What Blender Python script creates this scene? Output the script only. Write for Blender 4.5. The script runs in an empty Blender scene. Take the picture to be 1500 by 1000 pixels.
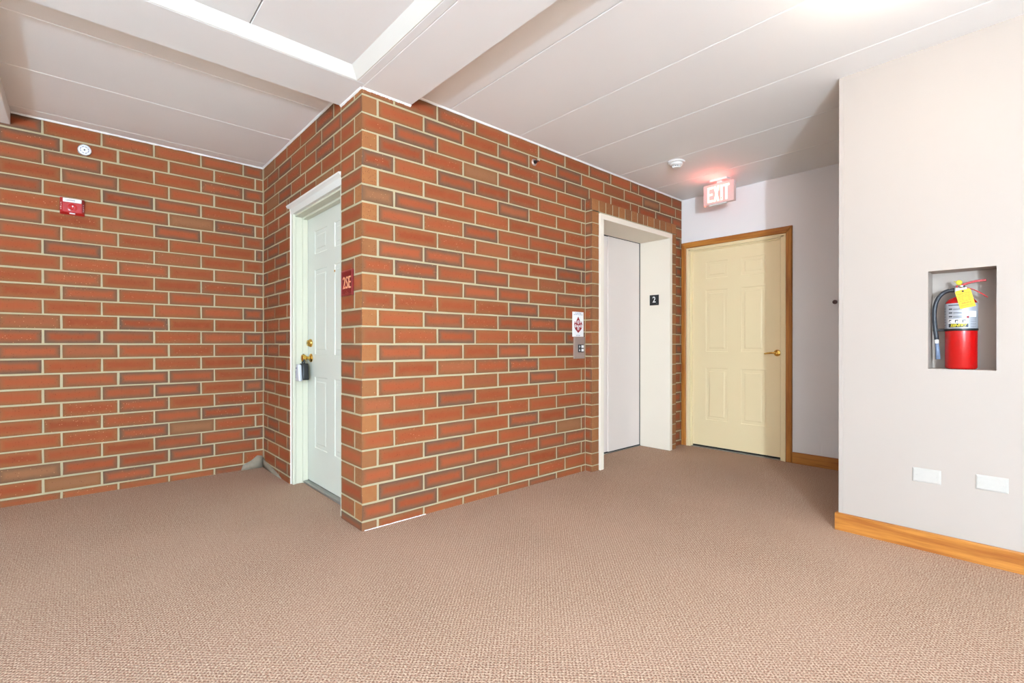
import bpy, bmesh, math, random
from mathutils import Matrix, Vector
random.seed(7)
SC = bpy.context.scene
COL = SC.collection
PI = math.pi

# ------------------------------------------------------------------ camera
cam_d = bpy.data.cameras.new('camera')
cam = bpy.data.objects.new('camera', cam_d)
COL.objects.link(cam)
YAW, PITCH = 0.83674, -0.00182
fw = Vector((math.cos(YAW)*math.cos(PITCH), math.sin(YAW)*math.cos(PITCH), math.sin(PITCH)))
rt = Vector((math.sin(YAW), -math.cos(YAW), 0))
up = rt.cross(fw)
m = Matrix((rt, up, -fw)).transposed().to_4x4()
m.translation = Vector((-1.20227, -2.61257, 1.06527))
cam.matrix_world = m
cam_d.sensor_width = 36
cam_d.lens = 707.03/1500*36
cam_d.shift_x = -0.92/1500
cam_d.shift_y = 5.49/1500
cam_d.clip_start = 0.02
SC.camera = cam

# ------------------------------------------------------------------ world, lights, exposure
SC.view_settings.view_transform = 'Standard'
SC.view_settings.look = 'None'
SC.view_settings.gamma = 1
SC.view_settings.use_curve_mapping = False
SC.view_settings.exposure = 0.29
W = bpy.data.worlds.new('world'); SC.world = W
W.use_nodes = True
W.node_tree.nodes['Background'].inputs[0].default_value = (0.85, 0.92, 1.0, 1)
W.node_tree.nodes['Background'].inputs[1].default_value = 1.0

def area(name, loc, target, sx, sy, power, col):
    d = bpy.data.lights.new(name, 'AREA'); d.shape = 'RECTANGLE'; d.size = sx; d.size_y = sy
    d.energy = power; d.color = col
    o = bpy.data.objects.new(name, d); COL.objects.link(o)
    o.location = loc
    o.rotation_euler = (Vector(target)-Vector(loc)).to_track_quat('-Z', 'Y').to_euler()
    return o
def point(name, loc, power, col, r):
    d = bpy.data.lights.new(name, 'POINT'); d.energy = power; d.color = col; d.shadow_soft_size = r
    o = bpy.data.objects.new(name, d); COL.objects.link(o); o.location = loc
    return o
# added fill lights at the lobby's two assumed windows, behind and left of the camera
area('added_window_fill', (-3.72, -1.6, 1.45), (0, -1.3, 1.6), 3.6, 1.7, 9, (0.70, 0.91, 1.11))
area('added_window_fill', (-1.3, -5.42, 1.45), (-0.6, 0, 1.6), 3.6, 1.7, 26, (0.70, 0.91, 1.11))
# the photographer's two lamps behind the camera (they throw the shadows beyond the right wall's edge)
point('lamp_light', (-3.3, -5.2, 1.35), 800, (0.70, 0.91, 1.11), 0.07)
point('lamp_light', (-3.1, -2.33, 1.88), 24, (0.70, 0.91, 1.11), 0.13)

# ------------------------------------------------------------------ materials
def srgb(r, g, b):
    f = lambda c: (c/255/12.92) if c/255 <= .04045 else ((c/255+.055)/1.055)**2.4
    return (f(r), f(g), f(b), 1)
class N:
    def __init__(s, name):
        s.m = bpy.data.materials.new(name); s.m.use_nodes = True
        s.t = s.m.node_tree; s.b = s.t.nodes['Principled BSDF']
    def n(s, typ, **kw):
        x = s.t.nodes.new(typ)
        for k, v in kw.items():
            if k.startswith('i_'):
                x.inputs[k[2:]].default_value = v
            else: setattr(x, k, v)
        return x
    def l(s, a, b): s.t.links.new(a, b)
    def math(s, op, a, b=None, c=None, clamp=False):
        x = s.n('ShaderNodeMath', operation=op, use_clamp=clamp)
        for i, v in enumerate((a, b, c)):
            if v is None: continue
            if isinstance(v, (int, float)): x.inputs[i].default_value = v
            else: s.l(v, x.inputs[i])
        return x.outputs[0]
    def mix(s, f, a, b, blend='MIX'):
        x = s.n('ShaderNodeMix', data_type='RGBA', blend_type=blend)
        for i, v in ((0, f), (6, a), (7, b)):
            if isinstance(v, (int, float, tuple)): x.inputs[i].default_value = v
            else: s.l(v, x.inputs[i])
        return x.outputs[2]
    def ramp(s, f, a, b):
        x = s.n('ShaderNodeMapRange', interpolation_type='SMOOTHSTEP')
        s.l(f, x.inputs[0]); x.inputs[1].default_value = a; x.inputs[2].default_value = b
        return x.outputs[0]
    def noise(s, vec, scale, detail=3, rough=.5):
        x = s.n('ShaderNodeTexNoise'); x.inputs['Scale'].default_value = scale
        x.inputs['Detail'].default_value = detail; x.inputs['Roughness'].default_value = rough
        if vec is not None: s.l(vec, x.inputs['Vector'])
        return x
    def bump(s, h, strength, dist):
        x = s.n('ShaderNodeBump'); x.inputs['Strength'].default_value = strength
        x.inputs['Distance'].default_value = dist
        s.l(h, x.inputs['Height']); s.l(x.outputs[0], s.b.inputs['Normal'])
        return x
    def col(s, c): 
        if isinstance(c, tuple): s.b.inputs['Base Color'].default_value = c
        else: s.l(c, s.b.inputs['Base Color'])
    def rough(s, r, spec=.5, metal=0):
        s.b.inputs['Roughness'].default_value = r
        s.b.inputs['Specular IOR Level'].default_value = spec
        s.b.inputs['Metallic'].default_value = metal

def paint(name, c, rough=.6, bump=.12, scale=260, var=.02, spec=.3):
    k = N(name); tc = k.n('ShaderNodeTexCoord')
    nz = k.noise(tc.outputs['Object'], scale, 2)
    big = k.noise(tc.outputs['Object'], 1.7, 4)
    f = k.math('MULTIPLY', big.outputs[0], 1.0)
    dark = tuple(x*(1-2.5*var) for x in c[:3])+(1,)
    k.col(k.mix(f, c, dark)); k.rough(rough, spec)
    k.bump(nz.outputs[0], bump, .0006)
    return k.m
def plain(name, c, rough=.45, metal=0, spec=.5, fleck=.06, scale=60):
    k = N(name); tc = k.n('ShaderNodeTexCoord'); nz = k.noise(tc.outputs['Object'], scale, 3)
    dark = tuple(x*(1-fleck) for x in c[:3])+(1,)
    k.col(k.mix(nz.outputs[0], c, dark)); k.rough(rough, spec, metal)
    return k.m
def emit(name, c, strength):
    k = N(name); tc = k.n('ShaderNodeTexCoord'); nz = k.noise(tc.outputs['Object'], 30, 1)
    k.col(c); k.b.inputs['Emission Color'].default_value = c
    st = k.math('MULTIPLY_ADD', nz.outputs[0], strength*.25, strength*.87)
    k.l(st, k.b.inputs['Emission Strength'])
    return k.m

def make_brick_material():
    k = N('fired_brick'); tc = k.n('ShaderNodeTexCoord'); oi = k.n('ShaderNodeObjectInfo')
    geo_sep = k.n('ShaderNodeSeparateXYZ'); k.l(tc.outputs['Object'], geo_sep.inputs[0])
    nsep = k.n('ShaderNodeSeparateXYZ'); k.l(tc.outputs['Normal'], nsep.inputs[0])
    csep = k.n('ShaderNodeSeparateColor'); k.l(oi.outputs['Color'], csep.inputs[0])
    # a place of its own in the noise for every brick
    off = k.n('ShaderNodeVectorMath', operation='MULTIPLY_ADD')
    k.l(oi.outputs['Location'], off.inputs[0]); off.inputs[1].default_value = (7.3, 5.1, 9.7)
    k.l(tc.outputs['Object'], off.inputs[2])
    V = off.outputs[0]
    ax = k.math('ABSOLUTE', geo_sep.outputs[0]); az = k.math('ABSOLUTE', geo_sep.outputs[2])
    ex = k.math('SUBTRACT', csep.outputs[0], ax); ez = k.math('SUBTRACT', csep.outputs[1], az)
    e = k.math('MINIMUM', ex, ez)
    wob = k.noise(V, 20, 3)
    e = k.math('MULTIPLY_ADD', wob.outputs[0], .020, k.math('SUBTRACT', e, .010))
    edge = k.math('SUBTRACT', 1.0, k.ramp(e, 0.000, .040))
    thin = k.math('SUBTRACT', 1.0, k.ramp(e, -.002, .014))
    rnd = oi.outputs['Random']
    base = k.mix(rnd, srgb(154, 76, 42), srgb(134, 62, 32))
    n1 = k.noise(V, 16, 4, .6)
    base = k.mix(k.math('MULTIPLY', k.ramp(n1.outputs[0], .45, .8), .4), base, srgb(152, 80, 47))
    # vertical drag marks of the wire-cut face
    mp = k.n('ShaderNodeMapping'); mp.inputs['Scale'].default_value = (220, 40, 9); k.l(V, mp.inputs[0])
    drag = k.noise(mp.outputs[0], 1, 3, .6)
    base = k.mix(k.math('MULTIPLY', k.ramp(drag.outputs[0], .5, .8), .3), base, srgb(136, 56, 34))
    base = k.mix(csep.outputs[2], base, srgb(136, 96, 64))
    base = k.mix(k.math('MULTIPLY', edge, .75), base, srgb(134, 89, 51))
    base = k.mix(k.math('MULTIPLY', edge, oi.outputs['Alpha']), base, srgb(92, 73, 60))
    base = k.mix(k.math('MULTIPLY', thin, .35), base, srgb(100, 74, 54))
    # header ends burn tan
    endf = k.math('GREATER_THAN', k.math('ABSOLUTE', nsep.outputs[0]), .7)
    tan = k.mix(n1.outputs[0], srgb(146, 86, 48), srgb(158, 108, 64))
    rr = k.math('FRACT', k.math('MULTIPLY', rnd, 17.3))
    endf = k.math('MULTIPLY', endf, k.math('MULTIPLY_ADD', k.ramp(rr, .2, .6), .45, .5))
    base = k.mix(endf, base, tan)
    # pits and pale specks
    sp = k.n('ShaderNodeTexVoronoi'); sp.inputs['Scale'].default_value = 120; k.l(V, sp.inputs['Vector'])
    ssep = k.n('ShaderNodeSeparateColor'); k.l(sp.outputs['Color'], ssep.inputs[0])
    spot = k.math('MULTIPLY', k.math('LESS_THAN', sp.outputs['Distance'], .23), k.math('GREATER_THAN', ssep.outputs[0], .86))
    base = k.mix(k.math('MULTIPLY', spot, .75), base, srgb(86, 33, 16))
    pale = k.math('MULTIPLY', k.math('LESS_THAN', sp.outputs['Distance'], .25), k.math('LESS_THAN', ssep.outputs[1], .035))
    base = k.mix(k.math('MULTIPLY', pale, .6), base, srgb(211, 158, 116))
    # mortar smears
    sm = k.noise(V, 9, 5, .7)
    base = k.mix(k.math('MULTIPLY', k.ramp(sm.outputs[0], .66, .82), .28), base, srgb(191, 124, 80))
    k.col(base); k.rough(.82, .22)
    fine = k.noise(V, 420, 4, .7)
    h = k.math('MULTIPLY_ADD', drag.outputs[0], .8, fine.outputs[0])
    h = k.math('SUBTRACT', h, k.math('MULTIPLY', spot, 1.2))
    k.bump(h, .5, .0011)
    return k.m
M_BRICK = make_brick_material()

def make_mortar():
    k = N('mortar'); tc = k.n('ShaderNodeTexCoord')
    n1 = k.noise(tc.outputs['Object'], 6, 5, .6); n2 = k.noise(tc.outputs['Object'], 300, 4, .7)
    c = k.mix(n1.outputs[0], srgb(182, 170, 140), srgb(162, 149, 119))
    c = k.mix(k.math('MULTIPLY', k.ramp(n2.outputs[0], .5, .8), .3), c, srgb(150, 138, 112))
    k.col(c); k.rough(.95, .1); k.bump(n2.outputs[0], .7, .0015)
    return k.m
M_MORTAR = make_mortar()

def make_oak(name, axis):
    k = N(name); tc = k.n('ShaderNodeTexCoord')
    mp = k.n('ShaderNodeMapping'); s = [38, 38, 38]; s[axis] = 2.2
    mp.inputs['Scale'].default_value = s; k.l(tc.outputs['Object'], mp.inputs[0])
    n1 = k.noise(mp.outputs[0], 1.0, 6, .62)
    mp2 = k.n('ShaderNodeMapping'); s2 = [260, 260, 260]; s2[axis] = 7
    mp2.inputs['Scale'].default_value = s2; k.l(tc.outputs['Object'], mp2.inputs[0])
    n2 = k.noise(mp2.outputs[0], 1.0, 3, .6)
    c = k.mix(k.ramp(n1.outputs[0], .35, .68), srgb(186, 122, 52), srgb(150, 86, 30))
    c = k.mix(k.math('MULTIPLY', k.ramp(n2.outputs[0], .55, .72), .45), c, srgb(122, 62, 20))
    k.col(c); k.rough(.32, .5); k.bump(n2.outputs[0], .15, .0004)
    return k.m
M_OAKX = make_oak('honey_oak_x', 0); M_OAKY = make_oak('honey_oak_y', 1); M_OAKZ = make_oak('honey_oak_z', 2)

def make_carpet():
    k = N('loop_carpet'); tc = k.n('ShaderNodeTexCoord'); P = tc.outputs['Object']
    w = k.noise(P, 55, 2); wob = k.n('ShaderNodeVectorMath', operation='MULTIPLY_ADD')
    k.l(w.outputs['Color'], wob.inputs[0]); wob.inputs[1].default_value = (.007, .007, 0); k.l(P, wob.inputs[2])
    sp = k.n('ShaderNodeSeparateXYZ'); k.l(wob.outputs[0], sp.inputs[0])
    a = PI/.0088
    sx = k.math('SINE', k.math('MULTIPLY', sp.outputs[0], a)); sy = k.math('SINE', k.math('MULTIPLY', sp.outputs[1], a))
    h = k.math('MULTIPLY_ADD', k.math('MULTIPLY', sx, sy), .5, .5)
    fine = k.noise(P, 700, 3, .7); med = k.noise(P, 150, 3, .6); big = k.noise(P, 1.3, 3, .5)
    h2 = k.math('ADD', h, k.math('MULTIPLY', fine.outputs[0], .5))
    c = k.mix(k.ramp(med.outputs[0], .42, .58), srgb(212, 186, 161), srgb(170, 131, 110))
    c = k.mix(k.math('MULTIPLY', k.ramp(fine.outputs[0], .5, .7), .6), c, srgb(124, 82, 64))
    c = k.mix(k.math('MULTIPLY', k.math('SUBTRACT', 1.0, k.ramp(h, .05, .5)), .7), c, srgb(96, 62, 44))  # shade between the loops painted dark into the pits
    c = k.mix(k.math('MULTIPLY', k.ramp(big.outputs[0], .35, .7), .15), c, srgb(208, 172, 150))
    k.col(c); k.rough(1.0, .05)
    k.bump(h2, .75, .003)
    return k.m
M_CARPET = make_carpet()

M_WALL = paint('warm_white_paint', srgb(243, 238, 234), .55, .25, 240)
M_WALLR = paint('beige_white_darkened', srgb(176, 163, 152), .55, .25, 240)  # beige white, colour darkened to offset the strong lamp light on the right wall
M_CEIL = paint('ceiling_paint', srgb(246, 246, 245), .7, .18, 160)
M_TRIMW = paint('white_gloss_paint', srgb(226, 223, 214), .4, .1, 120)
M_DOORW = paint('door_white_paint', srgb(216, 218, 204), .38, .06, 90)
M_CREAM = paint('cream_door_paint', srgb(240, 217, 172), .36, .06, 90)
M_FRAME = paint('greenish_white_paint', srgb(208, 205, 184), .4, .06, 90)
M_ELEV = paint('elevator_beige_enamel', srgb(236, 222, 212), .42, .05, 200, .01)
M_ELEVF = paint('elevator_frame_enamel', srgb(238, 225, 206), .42, .05, 200, .01)
M_CAULK = paint('white_caulk', srgb(244, 242, 238), .6, .5, 60)
M_BRASS = plain('polished_brass', srgb(226, 186, 96), .18, 1)
M_STEEL = plain('brushed_steel', srgb(190, 170, 158), .38, .55, .5, .12, 90)
M_CHROME = plain('chrome', srgb(215, 218, 224), .12, 1)
M_ALU = plain('aluminium_sill', srgb(176, 176, 170), .45, .8, .5, .2, 40)
M_BLACK = plain('black_plastic', srgb(22, 21, 22), .4)
M_DARK = plain('gap_shade', srgb(24, 20, 18), .9)  # near-black colour in place of the shade inside gaps
M_RUBBER = plain('black_rubber', srgb(40, 42, 48), .5)
M_WHITEP = plain('white_plastic', srgb(238, 236, 232), .35)
M_PLATE = plain('ivory_plate_plastic', srgb(188, 182, 173), .4)
M_GREYP = plain('pale_grey_plastic', srgb(206, 208, 212), .4)
M_RED = plain('red_enamel', srgb(172, 10, 10), .22, 0, .6, .05)
M_REDP = plain('red_plastic', srgb(168, 18, 20), .35)
M_PLAQ = plain('dark_red_plaque', srgb(112, 14, 20), .35)
M_PLAQ2 = plain('rose_plaque_border', srgb(130, 44, 42), .35)
M_LETTER = plain('worn_gold_letter', srgb(216, 150, 112), .5)
M_YELLOW = plain('yellow_card', srgb(222, 184, 44), .6)
M_YTEXT = plain('yellow_ink', srgb(206, 190, 40), .5)
M_REDTXT = plain('red_ink', srgb(146, 14, 22), .5)
M_ORTXT = plain('orange_ink', srgb(176, 70, 20), .6)
M_BLUETXT = plain('blue_ink', srgb(70, 80, 130), .5)
M_SILVER = plain('silver_label', srgb(176, 178, 184), .35, .2)
M_INK = plain('dark_ink', srgb(40, 40, 48), .5)
M_GREYBLUE = plain('blue_grey_nozzle', srgb(110, 124, 148), .45)
M_BUMP = plain('brown_rubber', srgb(112, 84, 76), .6)
M_PATCH = plain('grey_mortar_patch', srgb(150, 138, 120), .95, 0, .1, .35, 30)
M_BGREY = plain('burnt_dark', srgb(60, 48, 44), .5, .6)
M_EXITF = plain('exit_face_plastic', srgb(228, 196, 188), .4)
M_EXITL = emit('exit_letter_glow', (1.0, .66, .50, 1), 1.5)
M_LED = emit('red_led', (1.0, .12, .08, 1), 6)
M_GLOBE = emit('lamp_globe', (1.0, .88, .74, 1), 34)
M_BRONZE = plain('bronze_window_frame', srgb(70, 60, 52), .4, .5)
k = N('window_glass'); k.b.inputs['Transmission Weight'].default_value = 1; k.rough(.02); k.col((.96, .98, .97, 1)); M_GLASS = k.m

# ------------------------------------------------------------------ helpers
def link_mesh(name, bm, mat, parent=None, smooth=False):
    me = bpy.data.meshes.new(name); bm.normal_update(); bm.to_mesh(me); bm.free()
    if smooth:
        for p in me.polygons: p.use_smooth = True
    me.materials.append(mat)
    o = bpy.data.objects.new(name, me); COL.objects.link(o)
    if parent is not None: o.parent = parent
    return o
def box_bm(bm, x0, x1, y0, y1, z0, z1, bev=0, seg=1):
    r = bmesh.ops.create_cube(bm, size=1)
    vs = r['verts']
    cx, cy, cz = (x0+x1)/2, (y0+y1)/2, (z0+z1)/2
    for v in vs: v.co = Vector((v.co.x*abs(x1-x0)+cx, v.co.y*abs(y1-y0)+cy, v.co.z*abs(z1-z0)+cz))
    if bev > 0:
        es = set(e for v in vs for e in v.link_edges)
        bmesh.ops.bevel(bm, geom=list(es), offset=bev, segments=seg, affect='EDGES', profile=.7)
def box(name, mat, x0, x1, y0, y1, z0, z1, bev=0, parent=None, seg=1):
    bm = bmesh.new(); box_bm(bm, x0, x1, y0, y1, z0, z1, bev, seg)
    return link_mesh(name, bm, mat, parent)
def boxes(name, mat, lst, bev=0, parent=None):
    bm = bmesh.new()
    for b in lst: box_bm(bm, *b, bev)
    return link_mesh(name, bm, mat, parent)
def lathe(name, mat, prof, loc, axis='Z', parent=None, seg=32, flip=False):
    """prof: list of (radius, height) ; axis: direction of the height"""
    bm = bmesh.new(); rings = []
    for r, h in prof:
        ring = []
        for i in range(seg):
            a = 2*PI*i/seg
            ring.append(bm.verts.new((r*math.cos(a), r*math.sin(a), h)))
        rings.append(ring)
    for a, b in zip(rings, rings[1:]):
        for i in range(seg):
            bm.faces.new((a[i], a[(i+1) % seg], b[(i+1) % seg], b[i]))
    if prof[0][0] > 1e-4: bm.faces.new(list(reversed(rings[0])))
    if prof[-1][0] > 1e-4: bm.faces.new(rings[-1])
    bmesh.ops.remove_doubles(bm, verts=bm.verts, dist=1e-6)
    R = {'Z': Matrix.Identity(4), '-Z': Matrix.Rotation(PI, 4, 'X'), '-X': Matrix.Rotation(-PI/2, 4, 'Y'),
         'X': Matrix.Rotation(PI/2, 4, 'Y'), '-Y': Matrix.Rotation(PI/2, 4, 'X'), 'Y': Matrix.Rotation(-PI/2, 4, 'X')}[axis]
    bmesh.ops.transform(bm, matrix=Matrix.Translation(loc) @ R, verts=bm.verts)
    bmesh.ops.recalc_face_normals(bm, faces=bm.faces)
    o = link_mesh(name, bm, mat, parent)
    me = o.data
    for p in me.polygons: p.use_smooth = len(p.vertices) == 4
    try: me.set_sharp_from_angle(angle=.7)
    except Exception: pass
    return o
def tube(name, mat, pts, rad, parent=None, seg=10, caps=True):
    bm = bmesh.new(); P = [Vector(p) for p in pts]; rings = []
    rads = rad if isinstance(rad, (list, tuple)) else [rad]*len(P)
    prev = None
    for i, p in enumerate(P):
        t = (P[min(i+1, len(P)-1)]-P[max(i-1, 0)]).normalized()
        ref = prev if prev is not None else (Vector((0, 0, 1)) if abs(t.z) < .9 else Vector((1, 0, 0)))
        u = (ref - t*ref.dot(t)).normalized(); prev = u; v = t.cross(u)
        rings.append([bm.verts.new(p+(u*math.cos(2*PI*j/seg)+v*math.sin(2*PI*j/seg))*rads[i]) for j in range(seg)])
    for a, b in zip(rings, rings[1:]):
        for j in range(seg): bm.faces.new((a[j], a[(j+1) % seg], b[(j+1) % seg], b[j]))
    if caps: bm.faces.new(list(reversed(rings[0]))); bm.faces.new(rings[-1])
    bmesh.ops.recalc_face_normals(bm, faces=bm.faces)
    return link_mesh(name, bm, mat, parent, smooth=True)
def bez(p0, p1, p2, p3, n=14):
    p0, p1, p2, p3 = map(Vector, (p0, p1, p2, p3)); out = []
    for i in range(n+1):
        t = i/n; out.append(p0*(1-t)**3+p1*3*t*(1-t)**2+p2*3*t*t*(1-t)+p3*t**3)
    return out
def prism(name, mat, poly, depth, mw, parent=None, bev=0):
    """poly in local xy, extruded +z by depth, placed with matrix mw"""
    bm = bmesh.new(); vs = [bm.verts.new((x, y, 0)) for x, y in poly]; f = bm.faces.new(vs)
    r = bmesh.ops.extrude_face_region(bm, geom=[f])
    for v in [g for g in r['geom'] if isinstance(g, bmesh.types.BMVert)]: v.co.z += depth
    bmesh.ops.recalc_face_normals(bm, faces=bm.faces)
    if bev: bmesh.ops.bevel(bm, geom=list(bm.edges), offset=bev, segments=1, affect='EDGES')
    bmesh.ops.transform(bm, matrix=mw, verts=bm.verts)
    return link_mesh(name, bm, mat, parent)
def frame_m(o, x, z):
    """matrix whose local x, z are the given world directions and origin o"""
    x = Vector(x).normalized(); z = Vector(z).normalized(); y = z.cross(x)
    mm = Matrix((x, y, z)).transposed().to_4x4(); mm.translation = Vector(o); return mm
def text(name, mat, s, size, mw, parent, depth=.0006, sx=1.0, bold=0.0, shear=0.0, spacing=1.0):
    cu = bpy.data.curves.new('text', 'FONT'); cu.body = s; cu.size = size; cu.align_x = 'CENTER'; cu.align_y = 'CENTER'
    cu.extrude = depth; cu.offset = bold; cu.shear = shear; cu.resolution_u = 3; cu.space_character = spacing
    tmp = bpy.data.objects.new('text', cu); COL.objects.link(tmp)
    bpy.context.view_layer.update()
    me = bpy.data.meshes.new_from_object(tmp.evaluated_get(bpy.context.evaluated_depsgraph_get()))
    bpy.data.objects.remove(tmp); bpy.data.curves.remove(cu)
    me.transform(mw @ Matrix.Diagonal((sx, 1, 1, 1)))
    me.name = name; me.materials.clear(); me.materials.append(mat)
    o = bpy.data.objects.new(name, me); COL.objects.link(o); o.parent = parent
    return o
def empty(name, loc, label, cat, group=None):
    o = bpy.data.objects.new(name, None); COL.objects.link(o); o.location = loc
    o.empty_display_size = .05
    o['label'] = label; o['category'] = cat
    if group: o['group'] = group
    ROOTS.append(o)
    return o
ROOTS = []
def struct(o, label=None, cat=None):
    o['kind'] = 'structure'
    if label: o['label'] = label
    if cat: o['category'] = cat
    return o
def sroot(name, label, cat, loc=(0, 0, 0)):
    o = bpy.data.objects.new(name, None); COL.objects.link(o); o.location = loc
    o['kind'] = 'structure'; o['label'] = label; o['category'] = cat; ROOTS.append(o)
    return o
def fix_parents():
    """parts were modelled in world space: keep them there under a moved Empty"""
    bpy.context.view_layer.update()
    for r in ROOTS:
        inv = Matrix.Translation(r.location).inverted()
        for c in r.children: c.matrix_parent_inverse = inv

# ------------------------------------------------------------------ key dimensions (metres)
CZ = 2.594      # ceiling
BZ = 2.525      # underside of the dropped beams
LD = 1.954      # back brick wall
XR, YR = 2.058, -1.807   # painted right wall: plane and free end
XE = 3.580      # end wall
IN = .0254
Z1 = .051; CH = .1016   # first bed joint, course height
J = .0048       # half joint

# ------------------------------------------------------------------ floor and ceiling
fl = struct(box('floor', M_CARPET, -3.8, 3.75, -5.5, LD+.1, -.06, 0), 'brown and beige loop pile carpet over the whole floor', 'carpet')
fl['category'] = 'floor'
ceil = struct(box('ceiling', M_CEIL, -3.85, 3.75, -5.55, LD+.1, CZ+.012, CZ+.08), 'white panelled ceiling with dropped beams', 'ceiling')
def panel(x0, x1, y0, y1, z=CZ, g=.0022):
    x0 -= .006*(x0 < -1.52 and x0 > -1.53)
    o = box('ceiling_panel', M_CEIL, x0+g, x1-g, y0+g, y1-g, z, z+.014, .0025, ceil)
    return o
# soffit over the elevator hall: planks run along Y, 24 inches wide
xs = [.31, .603, 1.21, 1.82, 2.45, 3.02, XE+.02]
for a, b in zip(xs, xs[1:]): panel(a, b, -5.5, .03)
# soffit over the alcove: planks run along X
ys = [.29, .57, 1.187, 1.83, LD+.02]
for a, b in zip(ys, ys[1:]): panel(-1.525, .01, a, b)
# coffer
CF = 2.572
for a, b in ((-1.525, -1.206), (-1.206, -.597), (-.597, -.04)): panel(a, b, -5.5, -.04, CF)
# left of the third beam
for a, b in ((-3.8, -3.1), (-3.1, -2.5), (-2.5, -1.9)): panel(a, b, -5.5, LD)
# dropped beams, each with a sloped moulding into the coffer
def beam(name, x0, x1, y0, y1, z):
    return box(name, M_CEIL, x0, x1, y0, y1, z, CZ+.01, .003, ceil)
beam('beam', -1.525, .0, -.045, .29, BZ)
beam('beam', .001, .315, -5.5, -.002, BZ)
beam('beam', -.045, .0, -5.5, -.046, BZ)
beam('beam', -1.92, -1.526, -5.5, LD, 2.508)
def moulding(pts, run0, run1, axis):
    bm = bmesh.new(); A = []; B = []
    for d, z in pts:
        if axis == 'X': A.append(bm.verts.new((run0[0]-(d if run0[1] else 0), -d, z))); B.append(bm.verts.new((run1[0], -d, z)))
        else: A.append(bm.verts.new((-d, run0[0]-(d if run0[1] else 0), z))); B.append(bm.verts.new((-d, run1[0], z)))
    for i in range(len(pts)-1): bm.faces.new((A[i], A[i+1], B[i+1], B[i]))
    bm.faces.new((A[-1], A[0], B[0], B[-1]))
    bm.faces.new(A); bm.faces.new(list(reversed(B)))
    bmesh.ops.recalc_face_normals(bm, faces=bm.faces)
    return link_mesh('cove_moulding', bm, M_TRIMW, ceil)
MP = [(.044, BZ+.001), (.05, BZ+.001), (.098, CF-.004), (.102, CF), (.044, CF+.01)]
moulding(MP, (0, True), (-1.525, False), 'X')
moulding(MP, (0, True), (-5.5, False), 'Y')
# caulk bead where the ceiling meets the brick
def ragged(name, p0, p1, nrm, h, t, mat, parent=None, n=60, jag=.35, up=False):
    bm = bmesh.new(); p0 = Vector(p0); p1 = Vector(p1); nrm = Vector(nrm); rows = []
    for i in range(n+1):
        p = p0.lerp(p1, i/n); hh = h*(1-jag*random.random()); s = 1 if up else -1
        a = bm.verts.new(p); b = bm.verts.new(p+nrm*t); c = bm.verts.new(p+nrm*t*.7+Vector((0, 0, s*hh*.6))); d = bm.verts.new(p+Vector((0, 0, s*hh)))
        rows.append((a, b, c, d))
    for r, q in zip(rows, rows[1:]):
        for j in range(4): bm.faces.new((r[j], r[(j+1) % 4], q[(j+1) % 4], q[j]))
    bm.faces.new(rows[0]); bm.faces.new(list(reversed(rows[-1])))
    bmesh.ops.recalc_face_normals(bm, faces=bm.faces)
    return link_mesh(name, bm, mat, parent)
for p0, p1, nr in (((.315, 0, CZ), (XE, 0, CZ), (0, -1, 0)), ((0, .29, CZ), (0, LD, CZ), (-1, 0, 0)), ((-1.525, LD, CZ), (0, LD, CZ), (0, -1, 0)),
                   ((0, 0, BZ), (.315, 0, BZ), (0, -1, 0)), ((0, 0, BZ), (0, .29, BZ), (-1, 0, 0))):
    ragged('caulk_bead', p0, p1, nr, .011, .010, M_CAULK, ceil)

# ------------------------------------------------------------------ bricks
MESHES = {}
def brick_mesh(L, H, D, var, full):
    key = (round(L, 3), round(H, 3), round(D, 3), var, full)
    if key in MESHES: return MESHES[key]
    rnd = random.Random(hash(key) & 0xffff)
    me = bpy.data.meshes.new('brick'); bm = bmesh.new(); c = .0022
    j = lambda: rnd.uniform(-.0011, .0011)
    def ring(y, ins, jit):
        pts = [(-L/2+ins, -H/2+ins), (0, -H/2+ins), (L/2-ins, -H/2+ins), (L/2-ins, H/2-ins), (0, H/2-ins), (-L/2+ins, H/2-ins)]
        return [bm.verts.new((x+(j() if jit else 0), y, z+(j() if jit else 0))) for x, z in pts]
    R = [ring(0, c*1.3, True), ring(c, 0, True), ring(D-c if full else D, 0, False)]
    if full: R.append(ring(D, c, False))
    for a, b in zip(R, R[1:]):
        for i in range(6): bm.faces.new((a[i], a[(i+1) % 6], b[(i+1) % 6], b[i]))
    bm.faces.new(R[0]); bm.faces.new(list(reversed(R[-1])))
    bmesh.ops.recalc_face_normals(bm, faces=bm.faces)
    bm.normal_update(); bm.to_mesh(me); bm.free(); me.materials.append(M_BRICK)
    MESHES[key] = me
    return me
ORI = {'-Y': (0, Vector((1, 0, 0)), Vector((0, 1, 0))), '-X': (-PI/2, Vector((0, -1, 0)), Vector((1, 0, 0))), '+X': (PI/2, Vector((0, 1, 0)), Vector((-1, 0, 0)))}
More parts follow.
